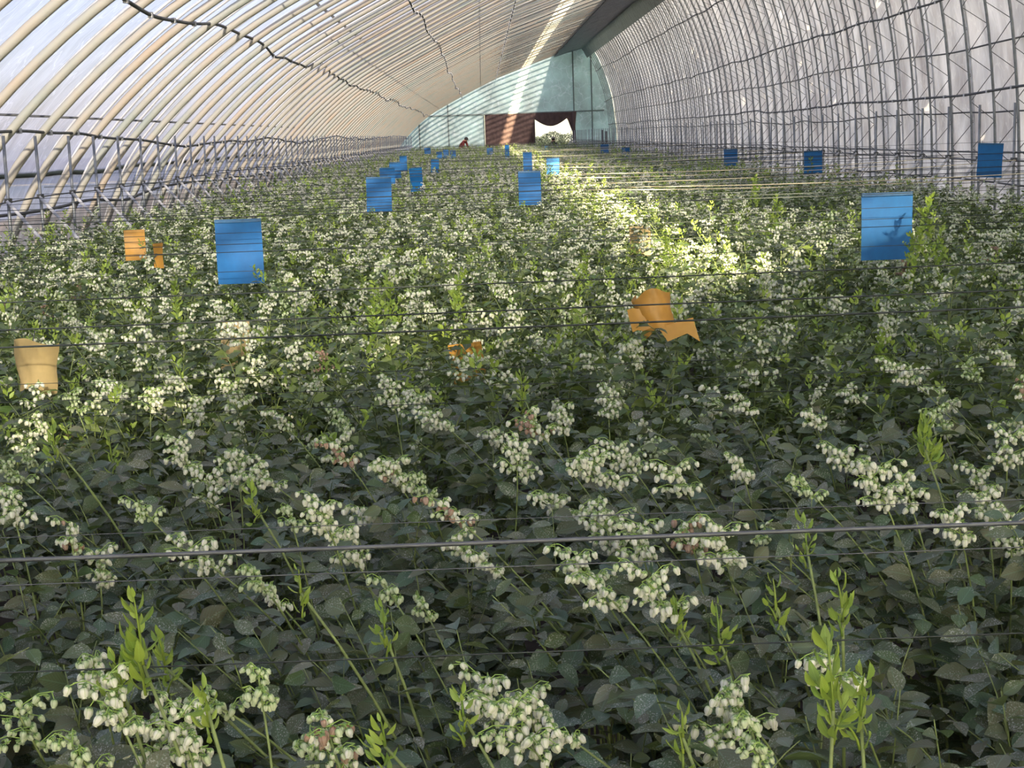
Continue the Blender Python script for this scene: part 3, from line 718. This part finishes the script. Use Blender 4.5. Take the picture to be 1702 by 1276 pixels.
def near_bush(b, idx):
    x, y = b['c']; r = np.random.default_rng(100+idx)
    root = thing('blueberry_bush', b['label'], 'bush', (x, y, 0), 'nearest blueberry bushes')
    base = np.array([x, y, 0]); Ls = []; young = []
    stems = []
    def stem(p, r0=.0042, r1=.0018, mat='stem'):
        link('stem', MB().tube(p-base, np.linspace(r0, r1, len(p)), 6).mesh('stem', [mat]), root)
    n = 15
    for k in range(n):
        az = k*2.4+r.uniform(0, .5); rr = .40*math.sqrt((k+.5)/n)
        t = np.array([x+rr*math.cos(az)-.10, y+rr*math.sin(az), r.uniform(.90, 1.12)])
        p = bez((x+r.normal(.08, .05), y+r.normal(0, .05), 0), t, (r.normal(.10, .05), r.normal(0, .05)), 10)
        stem(p, .0036, .0009); Ls.append(leaves_on(p, r, .40, .0165, .058, 1.0))
        for q in range(2):
            i = int(r.integers(5, 9)); s0 = p[i]; dr = unit(np.array([r.normal(-.3, .6), r.normal(-.1, .6), .8]))
            ln = max(.07, min(r.uniform(.12, .28), (1.12-s0[2])/dr[2]))
            p2 = bez(s0, s0+dr*ln, (0, 0), 6); stem(p2, .0016, .0007); Ls.append(leaves_on(p2, r, .1, .0165, .052, 1.0))
    for (tp, s, kd) in b['hero']:
        tp = np.array(tp)
        p = bez((x+r.normal(.08, .04), y+r.normal(0, .04), 0), tp, (r.normal(.10, .04), 0), 12)
        stem(p, .0038, .0015); Ls.append(leaves_on(p, r, .45, .022, .056, .92))
        st, P, A, S = panicle(r, s, p[-1]-p[-3], int(round(5*s))+1, int(round(7*math.sqrt(s))+1))
        mb = MB()
        for q in st: mb.tube(q, .0008, 4, 0, False)
        cl = link('flower_cluster', mb.mesh('flower_cluster', ['pedicel']), root, tp-base)
        Nn = perp(A, r)
        for i in range(len(S)):
            kk = nm_kind[kd]
            if kk == 'faded': kk = 'faded' if r.random() < .35 else ('flower' if r.random() < .7 else 'bud')
            elif kk == 'flower' and r.random() < .15: kk = 'bud'
            o = bpy.data.objects.new('flower', FMESH[kk]); o.parent = cl
            o.matrix_basis = frame(P[i], A[i], Nn[i], S[i]*(1 if kk != 'bud' else .8)); COL.objects.link(o)
    for (tp, s) in b['young']:
        tp = np.array(tp)
        p = bez((x+r.normal(.08, .04), y, 0), tp, (r.normal(.05, .04), 0), 12); stem(p, .004, .0022)
        for q in range(3):
            d = unit(np.array([r.normal(0, .45) if q else -.05, r.normal(0, .3), 1])); ln = .062*s*(1 if q == 0 else .7)
            o0 = tp-np.array([0, 0, .02*q])
            yp = bez(o0, o0+d*ln, (0, 0), 5)
            sh = link('young_shoot', MB().tube(yp-base, [.0022, .0018, .0015, .0012, .0008], 5).mesh('young_shoot', ['young']), root)
            yl = leaves_on(yp, r, .05, .0070, .024*s**.5, 1.0)
            if yl is None: continue
            fr = np.linspace(0, 1, len(yl[3]))[:, None]
            A2 = unit(yl[1]+d*(.35+1.2*fr)); N2 = unit(np.cross(A2, np.cross(d, A2)+1e-6)); N2 = unit(-N2+r.normal(0, .1, N2.shape)); N2 = unit(N2-A2*(A2*N2).sum(1, keepdims=True))
            put_leaves(sh, (yl[0], A2, N2, yl[3]), YM, r, 'leaf', base, (.65, .9))
    L4 = catl(Ls)
    # the leaves that show largest are single objects, the shaded lower ones one mass
    zz = L4[0][:, 2]; order = np.argsort(-zz); pick = order[:260]; low = order[260:]
    put_leaves(root, tuple(a[pick] for a in L4), LM, r, 'leaf', base)
    fb = MB(); t = leafv[0]
    fb.inst(t[0], t[1], t[2], L4[0][low]-base, L4[1][low], L4[2][low], L4[3][low], 0, L4[3][low]*1.15)
    tag(link('foliage', fb.mesh('foliage', ['leaf']), root), 'shaded lower leaves', kind='stuff')
# labels for the nearest bushes
ordn = sorted(NB, key=lambda b: (round(b['c'][1]/.6), b['c'][0]))
rows = {}
for b in ordn: rows.setdefault(round((b['c'][1]-1.55)/.6), []).append(b)
rn_name = ['frontmost row', 'second row', 'third row', 'fourth row', 'fifth row', 'sixth row', 'seventh row']
pos_name = ['first', 'second', 'third', 'fourth', 'fifth', 'sixth', 'seventh', 'eighth', 'ninth', 'tenth']
for i, (k, bs) in enumerate(sorted(rows.items())):
    for j, b in enumerate(sorted(bs, key=lambda b: b['c'][0])):
        look = 'heavily flowering' if len(b['hero']) > 4 else ('flowering' if b['hero'] else 'leafy')
        if b['young']: look += ' bright-tipped'
        b['label'] = f"{look} blueberry bush, {pos_name[j]} from the film slope in the {rn_name[min(i, 6)]}"
for i, b in enumerate(NB): near_bush(b, i)

blab = ['dark-leaved blueberry bush with white flower clusters beyond the thick grey cable', 'blueberry bush among the dark triple wires and amber traps', 'blueberry bush around and behind the two nearest blue traps', 'densely flowering blueberry bush in the rows before the far mass']
cnt = {}; midroots = []
midc.sort(key=lambda c: (round((c[1]-1.55)/.6), c[0]))
for i, (x, y) in enumerate(midc):
    vi = R.randrange(NV); v = MV[vi]
    bi = 0 if y < 4.9 else 1 if y < 6.5 else 2 if y < 9 else 3
    lab = blab[bi]
    rw = int(round((y-1.55)/.6)); cnt[rw] = cnt.get(rw, -1)+1
    if rw < 16 and cnt[rw] < 20:
        lab = f"{('flower-covered', 'loosely flowering', 'leafier', 'flower-covered', 'loosely flowering', 'flower-covered')[vi]} blueberry bush, {ORD[cnt[rw]]} from the film slope in the {ORD[rw]} row"
    root = thing('blueberry_bush', lab, 'bush', (x, y, 0), ['bushes beyond the grey cable', 'bushes by the amber traps', 'bushes by the nearest blue traps', 'flowering bushes further down the tunnel'][bi])
    rz = R.uniform(-1.0, 1.0)+(0 if R.random() < .6 else 3.1); s = R.uniform(.93, 1.06)
    root.rotation_euler.z = rz; root.scale = (s*1.04, s*1.04, s)
    tag(link('stems', v['stems'], root), kind='stuff'); tag(link('foliage', v['foliage'], root), kind='stuff')
    if R.random() < .75: tag(link('young_leaves', v['young'], root), 'bright yellow-green young leaves', kind='stuff')
    midroots.append((root, x, y))
    if y < CLUST_Y:
        tp = v['ntip'] if y > 5.2 else v['ntip'][::2]
        if R.random() < .2: tp = tp[::2]
        for (p, d) in tp:
            if R.random() < .12: continue
            o = link('flower_cluster', CLM[8 if R.random() < .02 else R.randrange(8)], root, p); o.rotation_euler.z = R.uniform(0, 6.28)
            k = R.uniform(.8, 1.15); o.scale = (k, k, k)
    else:
        tag(link('blossom', v['blossom'], root), 'white blossom', kind='stuff')

# tall bright shoots standing over the mid-field
for (px, py, Y, s_, h_) in ((1543, 338, 7.0, 1.5, .34), (1518, 392, 7.1, 1.2, .2), (1560, 395, 7.2, 1.2, .22), (975, 425, 7.6, 1.1, .25), (290, 470, 6.7, 1.0, .2), (650, 478, 6.3, 1.3, .22), (620, 492, 6.2, 1.2, .2), (1105, 395, 8.2, 1.1, .2), (1460, 560, 5.3, 1.0, .2), (1255, 300, 12.5, 1.6, .3), (1290, 335, 10.5, 1.5, .3), (760, 470, 6.6, 1.3, .2)):
    tp = np.array(at(px, py, Y)); rr_ = np.random.default_rng(int(px+py)); root, bx_, by_ = min(midroots, key=lambda q: (q[1]-tp[0])**2+(q[2]-tp[1])**2)
    inv = np.array(Matrix.LocRotScale(root.location, root.rotation_euler.to_quaternion(), root.scale).inverted())
    L_ = lambda P: (np.c_[np.asarray(P).reshape(-1, 3), np.ones(len(np.asarray(P).reshape(-1, 3)))]@inv.T)[:, :3]
    main = bez((bx_, by_, 0), tp, (0, 0), 14); b = MB(); b.tube(L_(main), np.linspace(.004, .0012, 14), 5, 0, False); lf = MB(); t_ = leaf_lo()
    brs = [main[8:]]
    for q in range(5):
        o0 = tp-np.array([0, 0, h_*(q+1)/6]); d = unit(np.array([rr_.normal(0, .5), rr_.normal(0, .4), 1])); pth = bez(o0, o0+d*.075*s_, (0, 0), 5); brs.append(pth); b.tube(L_(pth), .0012, 4, 0, False)
    for pth in brs:
        yl = leaves_on(pth, rr_, .1, .008, .026*s_**.5, 1.0)
        if yl is None: continue
        A2 = unit(yl[1]+np.array([0, 0, .8])); lf.inst(t_[0], t_[1], t_[2], L_(yl[0]), A2, perp(A2, rr_), yl[3])
    link('tall_shoot', b.mesh('tall_shoot', ['young']), root)
    tag(link('shoot_leaves', lf.mesh('shoot_leaves', ['young']), root), 'yellow-green leaves of a tall young shoot', kind='stuff')

# the rest of the bed: one mass, scattered with geometry nodes
def scatter(name, pts, sources, label, cat):
    n = len(pts); me = bpy.data.meshes.new(name); me.vertices.add(n)
    me.vertices.foreach_set('co', np.array([(x, y, 0) for x, y in pts], float).ravel())
    for nm, vals, ty in (('kindn', [R.randrange(len(sources)) for _ in pts], 'INT'), ('rz', [R.uniform(0, 6.28) for _ in pts], 'FLOAT'), ('sc', [R.uniform(.93, 1.08) for _ in pts], 'FLOAT')):
        at_ = me.attributes.new(nm, ty, 'POINT'); at_.data.foreach_set('value', vals)
    o = link(name, me); ng = bpy.data.node_groups.new(name, 'GeometryNodeTree'); o.modifiers.new('scatter', 'NODES').node_group = ng
    ng.interface.new_socket('Geometry', in_out='INPUT', socket_type='NodeSocketGeometry'); ng.interface.new_socket('Geometry', in_out='OUTPUT', socket_type='NodeSocketGeometry')
    n_ = ng.nodes; l = ng.links; gi = n_.new('NodeGroupInput'); go = n_.new('NodeGroupOutput'); jn = n_.new('GeometryNodeJoinGeometry')
    def attr(nm, ty):
        a = n_.new('GeometryNodeInputNamedAttribute'); a.data_type = ty; a.inputs[0].default_value = nm; return a.outputs[0]
    kn, rz, sc_ = attr('kindn', 'INT'), attr('rz', 'FLOAT'), attr('sc', 'FLOAT')
    cx = n_.new('ShaderNodeCombineXYZ'); l.new(rz, cx.inputs[2]); e2 = n_.new('FunctionNodeEulerToRotation'); l.new(cx.outputs[0], e2.inputs[0])
    for i, s in enumerate(sources):
        cp = n_.new('FunctionNodeCompare'); cp.data_type = 'INT'; cp.operation = 'EQUAL'; l.new(kn, cp.inputs[2]); cp.inputs[3].default_value = i
        oi = n_.new('GeometryNodeObjectInfo'); oi.inputs[0].default_value = s; oi.inputs['As Instance'].default_value = True
        ip = n_.new('GeometryNodeInstanceOnPoints'); l.new(gi.outputs[0], ip.inputs['Points']); l.new(cp.outputs[0], ip.inputs['Selection'])
        l.new(oi.outputs['Geometry'], ip.inputs['Instance']); l.new(e2.outputs[0], ip.inputs['Rotation']); l.new(sc_, ip.inputs['Scale'])
        l.new(ip.outputs[0], jn.inputs[0])
    l.new(jn.outputs[0], go.inputs[0])
    tag(o, label, cat, kind='stuff'); return o
scatter('blueberry_foliage', rest, FV, 'mass of white-flowering blueberry bushes filling the bed to the far gable', 'bushes')

# ------------------------------------------------------------ sticky traps
def flat_trap(x0, y0, x1, y1, Y, label, yaw=0., mat='blue', group=None, tilt=0.):
    a = at(x0, y0, Y); c = at(x1, y1, Y); w = (c.x-a.x)/2/max(.3, math.cos(yaw)); h = (a.z-c.z)/2
    cc = (a+c)/2
    t = thing('sticky_trap', label, 'sticky trap', (cc.x, Y, cc.z), group); t.rotation_euler = (0, tilt, yaw)
    b = MB(); nx, nz = 7, 9; V = []; fs = []; n1 = nx*nz
    for lay in (0, 1):
        for i in range(nx):
            for j in range(nz):
                u, v = i/(nx-1)*2-1, j/(nz-1)*2-1
                V.append((u*w, .012*w*8*(u*u-.5)*.15+.003*math.sin(v*3+u*2)+lay*.0015, v*h))
    for lay in (0, 1):
        for i in range(nx-1):
            for j in range(nz-1):
                q = [lay*n1+i*nz+j, lay*n1+(i+1)*nz+j, lay*n1+(i+1)*nz+j+1, lay*n1+i*nz+j+1]; fs.append(q if lay == 0 else q[::-1])
    b.add(V, fs); link('sheet', b.mesh('sheet', [mat]), t)
    link('top_fold', MB().box((0, 0, h-.006), (w*.99, .006, .008)).mesh('top_fold', ['blueedge' if mat == 'blue' else mat], False), t)
    for s in (-.7, .7):
        link('tie', MB().tube([(s*w, 0, h-.01), (s*w, .004, h+.02)], .0015, 4).mesh('tie', ['rail']), t)
    if mat == 'blue': wire(Y+.006, cc.z+h+.012, .0016, 'wire carrying the '+' '.join(label.split()[:13]), None, sag=0)
    return t
BL = [(356, 366, 440, 470, 7.35, 'large blue sticky trap nearest the sloping film side', 0, 0),
 (1432, 322, 1516, 430, 7.4, 'large bright blue sticky trap with leaf shadows nearest the cloth wall side', 0, .0),
 (608, 295, 652, 352, 13.9, 'mid-size blue sticky trap in front of a chain of smaller blue ones', .2, .02),
 (631, 279, 657, 305, 17.5, 'blue sticky trap half hidden, first behind the mid-size front of its chain', .3, 0),
 (647, 270, 667, 296, 21, 'blue sticky trap second behind the front of its chain', .3, 0),
 (664, 259, 677, 284, 25, 'pale blue sticky trap farthest up the chain', .3, 0),
 (681, 279, 703, 317, 19.5, 'narrow tilted blue sticky trap just beside the chain of four', .7, -.06),
 (716, 265, 730, 287, 27, 'small blue sticky trap standing alone beyond the narrow tilted one', .5, .04),
 (725, 252, 735, 264, 45, 'tiny blue sticky trap first of three below the person in red', .2, 0),
 (736, 249, 746, 264, 47, 'tiny blue sticky trap middle of three below the person in red', 0, 0),
 (748, 250, 758, 264, 49, 'tiny blue sticky trap last of three, closest to the person in red', 0, 0),
 (705, 246, 716, 256, 55, 'tiny dark blue trap before the foot of the film slope', 0, 0),
 (809, 246, 820, 257, 52, 'tiny faint blue trap under the brown door panels edge', 0, 0),
 (839, 241, 847, 266, 44, 'narrow hazy blue trap below the brown door panels', .4, 0),
 (869, 253, 885, 285, 24, 'tall blue sticky trap right behind the central one', 0, 0),
 (861, 285, 900, 340, 13.9, 'blue sticky trap hanging in the centre of the field', 0, 0),
 (908, 262, 930, 290, 25, 'small square blue trap beside the central pair', 0, .02),
 (905, 242, 911, 251, 60, 'tiniest blue trap under the open doorway', 0, 0),
 (998, 240, 1012, 255, 43, 'small blue trap at the foot of the cloth wall by the gable', 0, 0),
 (1033, 245, 1047, 262, 41, 'small blue trap second from the gable along the cloth wall', 0, 0),
 (1203, 248, 1226, 276, 26, 'blue trap third from the gable along the cloth wall', 0, -.02),
 (1336, 251, 1367, 290, 19.5, 'blue trap fourth from the gable along the cloth wall', .1, 0),
 (1624, 239, 1667, 294, 14.2, 'deep blue trap hung high before the cloth wall trusses', .15, .05)]
for (x0, y0, x1, y1, Y, lab, yw, ti) in BL: flat_trap(x0, y0, x1, y1, Y, lab, yw, 'blue', None, ti)
flat_trap(206, 383, 243, 432, 9.8, 'amber-yellow flat sticky trap by the pale struts', .2, 'orange')
flat_trap(256, 405, 271, 446, 9.6, 'narrow brownish sticky trap beside the amber one near the struts', .9, 'orange')
flat_trap(1046, 377, 1082, 425, 9.3, 'tan-yellow sticky trap half sunk in the mid-field blossom', .1, 'paleyellow')
flat_trap(366, 535, 416, 612, 6.3, 'faded yellow trap hidden behind flower clusters below the large blue trap', .3, 'paleyellow', None, .05)
flat_trap(748, 572, 806, 635, 5.9, 'amber trap sunk in dark leaves in the middle of the bed', -.3, 'orange', None, -.12)
def curled(px, py, Y, w, h, a0, a1, rad, mat, label, yaw, tilt=0, crumple=.004):
    p = at(px, py, Y); t = thing('curled_sticky_trap', label, 'sticky trap', p); t.rotation_euler = (tilt, tilt*.6, yaw)
    b = MB(); nx, nz = 14, 8; V = []; fs = []; r = random.Random(3)
    for lay in (0, 1):
        for i in range(nx):
            an = a0+(a1-a0)*i/(nx-1)
            for j in range(nz):
                v = j/(nz-1)*2-1; k = rad*(1+.12*v)+lay*.002+crumple*math.sin(i*1.3+v*4)
                V.append((k*math.cos(an), k*math.sin(an), v*h/2+.012*math.sin(an*2.5)))
    n1 = nx*nz
    for lay in (0, 1):
        for i in range(nx-1):
            for j in range(nz-1):
                q = [lay*n1+i*nz+j, lay*n1+(i+1)*nz+j, lay*n1+(i+1)*nz+j+1, lay*n1+i*nz+j+1]; fs.append(q if lay else q[::-1])
    b.add(V, fs); link('sheet', b.mesh('sheet', [mat]), t)
    link('tie', MB().tube([(0, -rad, h/2-.01), (0, -rad*.5, h/2+.03)], .0015, 4).mesh('tie', ['rail']), t)
    return t
curled(66, 602, 4.7, .2, .165, -2.9, -.4, .066, 'paleyellow', 'pale yellow curled sticky trap at the edge of the bed in front of the struts', .0, .12)
t = curled(1088, 520, 4.75, .2, .125, -4.2, -.3, .052, 'orange', 'amber sticky trap curled into a tube with a hanging torn flap', .3, -.25)
b = MB(); V = []; fs = []
for i in range(6):
    for j in range(5): V.append((-.10+.02*i, -.03+.01*math.sin(i), -.045-.0+.018*j+.004*math.sin(i*2)))
for i in range(5):
    for j in range(4): fs.append([i*5+j, (i+1)*5+j, (i+1)*5+j+1, i*5+j+1])
b.add(V, fs); link('flap', b.mesh('flap', ['orange']), t)
b = MB(); b.add([(-.02, -.05, -.05), (.10, -.055, -.045), (.105, -.05, -.125), (.07, -.05, -.09), (0, -.045, -.10)], [[0, 1, 2, 3], [0, 3, 4]]); link('torn_flap', b.mesh('torn_flap', ['orange'], False), t)

# ------------------------------------------------------------ people at the far end
def person(px, py, Y, label, coat, bend, hat, face):
    hd = at(px, py, Y)
    t = thing('person', label, 'person', (hd.x, Y, hd.z-1.64+bend*.12)); t.rotation_euler.z = face
    k = bend
    J = dict(pel=(0, 0, .93), ch=(0, -.10*k-.01, 1.22), nk=(0, -.26*k-.02, 1.44-.04*k), hd=(0, -.33*k-.03, 1.56-.10*k), ht=(0, -.36*k-.03, 1.66-.12*k))
    V = [J['pel'], J['ch'], J['nk'], J['hd'], J['ht']]; E = [(0, 1), (1, 2), (2, 3), (3, 4)]; Rr = [.15, .155, .06, .085, .07]
    for s in (-1, 1):
        o = len(V)
        V += [(s*.19, J['nk'][1], J['nk'][2]-.07), (s*.25, J['nk'][1]-.06, J['nk'][2]-.34), (s*.16, J['nk'][1]-.30, J['nk'][2]-.42), (s*.12, J['nk'][1]-.40, J['nk'][2]-.43)]
        E += [(2, o), (o, o+1), (o+1, o+2), (o+2, o+3)]; Rr += [.065, .05, .038, .04]
        o = len(V)
        V += [(s*.10, 0, .86), (s*.11, -.03, .48), (s*.11, .02, .08), (s*.11, -.13, .04)]; E += [(0, o), (o, o+1), (o+1, o+2), (o+2, o+3)]; Rr += [.10, .07, .05, .045]
    me = bpy.data.meshes.new('body'); me.from_pydata(V, E, [])
    for k_ in (coat, 'trouser', 'skin'): me.materials.append(M[k_])
    o = link('body', me, t); sm = o.modifiers.new('skin', 'SKIN'); sk = me.skin_vertices[0].data
    for i, r_ in enumerate(Rr): sk[i].radius = (r_*1.15 if i < 2 else r_, r_)
    sk[0].use_root = True; sm.use_smooth_shade = True
    o.modifiers.new('sub', 'SUBSURF').levels = 1; o.modifiers['sub'].render_levels = 1
    # bake so that faces can be coloured by region
    dg = bpy.context.evaluated_depsgraph_get(); bm2 = bpy.data.meshes.new_from_object(o.evaluated_get(dg)); o.modifiers.clear(); o.data = bm2
    if len(bm2.materials) < 3:
        bm2.materials.clear()
        for k_ in (coat, 'trouser', 'skin'): bm2.materials.append(M[k_])
    for p in bm2.polygons:
        c = p.center
        p.material_index = 2 if c.z > J['nk'][2]+.03 else 1 if c.z < .88 else (2 if c.y < J['nk'][1]-.33 else 0)
    hb = MB(); T = np.array(J['ht'])
    V = []; fs = []
    for i in range(6):
        ph = i/5*1.9
        for j in range(10):
            a = j*.6283; V.append((T[0]+.098*math.sin(ph)*math.cos(a), T[1]+.015+.108*math.sin(ph)*math.sin(a), T[2]-.04+.115*math.cos(ph)))
    for i in range(5):
        for j in range(10): fs.append([i*10+j, i*10+(j+1) % 10, (i+1)*10+(j+1) % 10, (i+1)*10+j])
    hb.add(V, fs); link('hair', hb.mesh('hair', ['hair']), t)
    fb = MB(); fb.tube([(0, T[1]-.085, T[2]-.10), (0, T[1]-.125, T[2]-.125)], [.012, .018], 5, 0)
    link('nose', fb.mesh('nose', ['skin']), t)
    if hat:
        h = MB(); V = []; fs = []
        for r_, z in ((.19, -.005), (.11, .01), (.105, .08), (.03, .11)):
            for j in range(12): V.append((T[0]+r_*math.cos(j*.5236), T[1]+r_*math.sin(j*.5236), T[2]+z+.02))
        for i in range(3):
            for j in range(12): fs.append([i*12+j, i*12+(j+1) % 12, (i+1)*12+(j+1) % 12, (i+1)*12+j])
        h.add(V, fs); link('hat', h.mesh('hat', ['straw_hat']), t)
    return t
person(764, 231, 78, 'person in a dark red jacket bending over the far bushes', 'redcoat', 1.0, False, 1.1)
person(918, 231, 84, 'person in dark clothes standing before the bright doorway', 'darkcoat', .3, True, .4)
# two dark barrels' posts by the wall foot near the gable
for k, (px, lab) in enumerate(((1001, 'short dark stake nearer the gable doorway beside the cloth wall'), (1007, 'short dark stake closer to the cloth wall foot'))):
    p = at(px, 216+k*2, 70); o = link('stake', MB().tube([(0, 0, 0), (0, 0, p.z)], .06, 8).mesh('stake', ['rail']), None, (p.x, p.y, 0)); tag(o, lab, 'stake')

# trees beyond the doorway
for k, (px, w, h) in enumerate(((893, 1.3, 2.0), (918, 2.2, 2.5), (944, 2.0, 2.2), (906, 1.2, 1.9))):
    p = at(px, 236, 135+k*2.5); r = np.random.default_rng(60+k)
    t = thing('tree', ['small dark tree at the jamb of the far doorway', 'tallest dark tree seen through the far doorway', 'rounded tree near the curtain of the far doorway', 'lowest shrub-like tree seen through the far doorway'][k], 'tree', (p.x, 135+k*2.5, -.1))
    link('trunk', MB().tube([(0, 0, 0), (0, 0, h*.6)], [.12, .07], 7).mesh('trunk', ['twig']), t)
    n = 900; u = unit(r.normal(0, 1, (n, 3)))*r.uniform(.5, 1, (n, 1))**.5*np.array([w/2, w/2, h*.30])+np.array([0, 0, h*.55])
    A = unit(r.normal(0, 1, (n, 3))); b = MB(); lf = leaf_far(); b.inst(lf[0], lf[1], lf[2], u, A, perp(A, r), np.full(n, .16), 0, np.full(n, .25))
    tag(link('crown', b.mesh('crown', ['treeleaf']), t), kind='stuff')
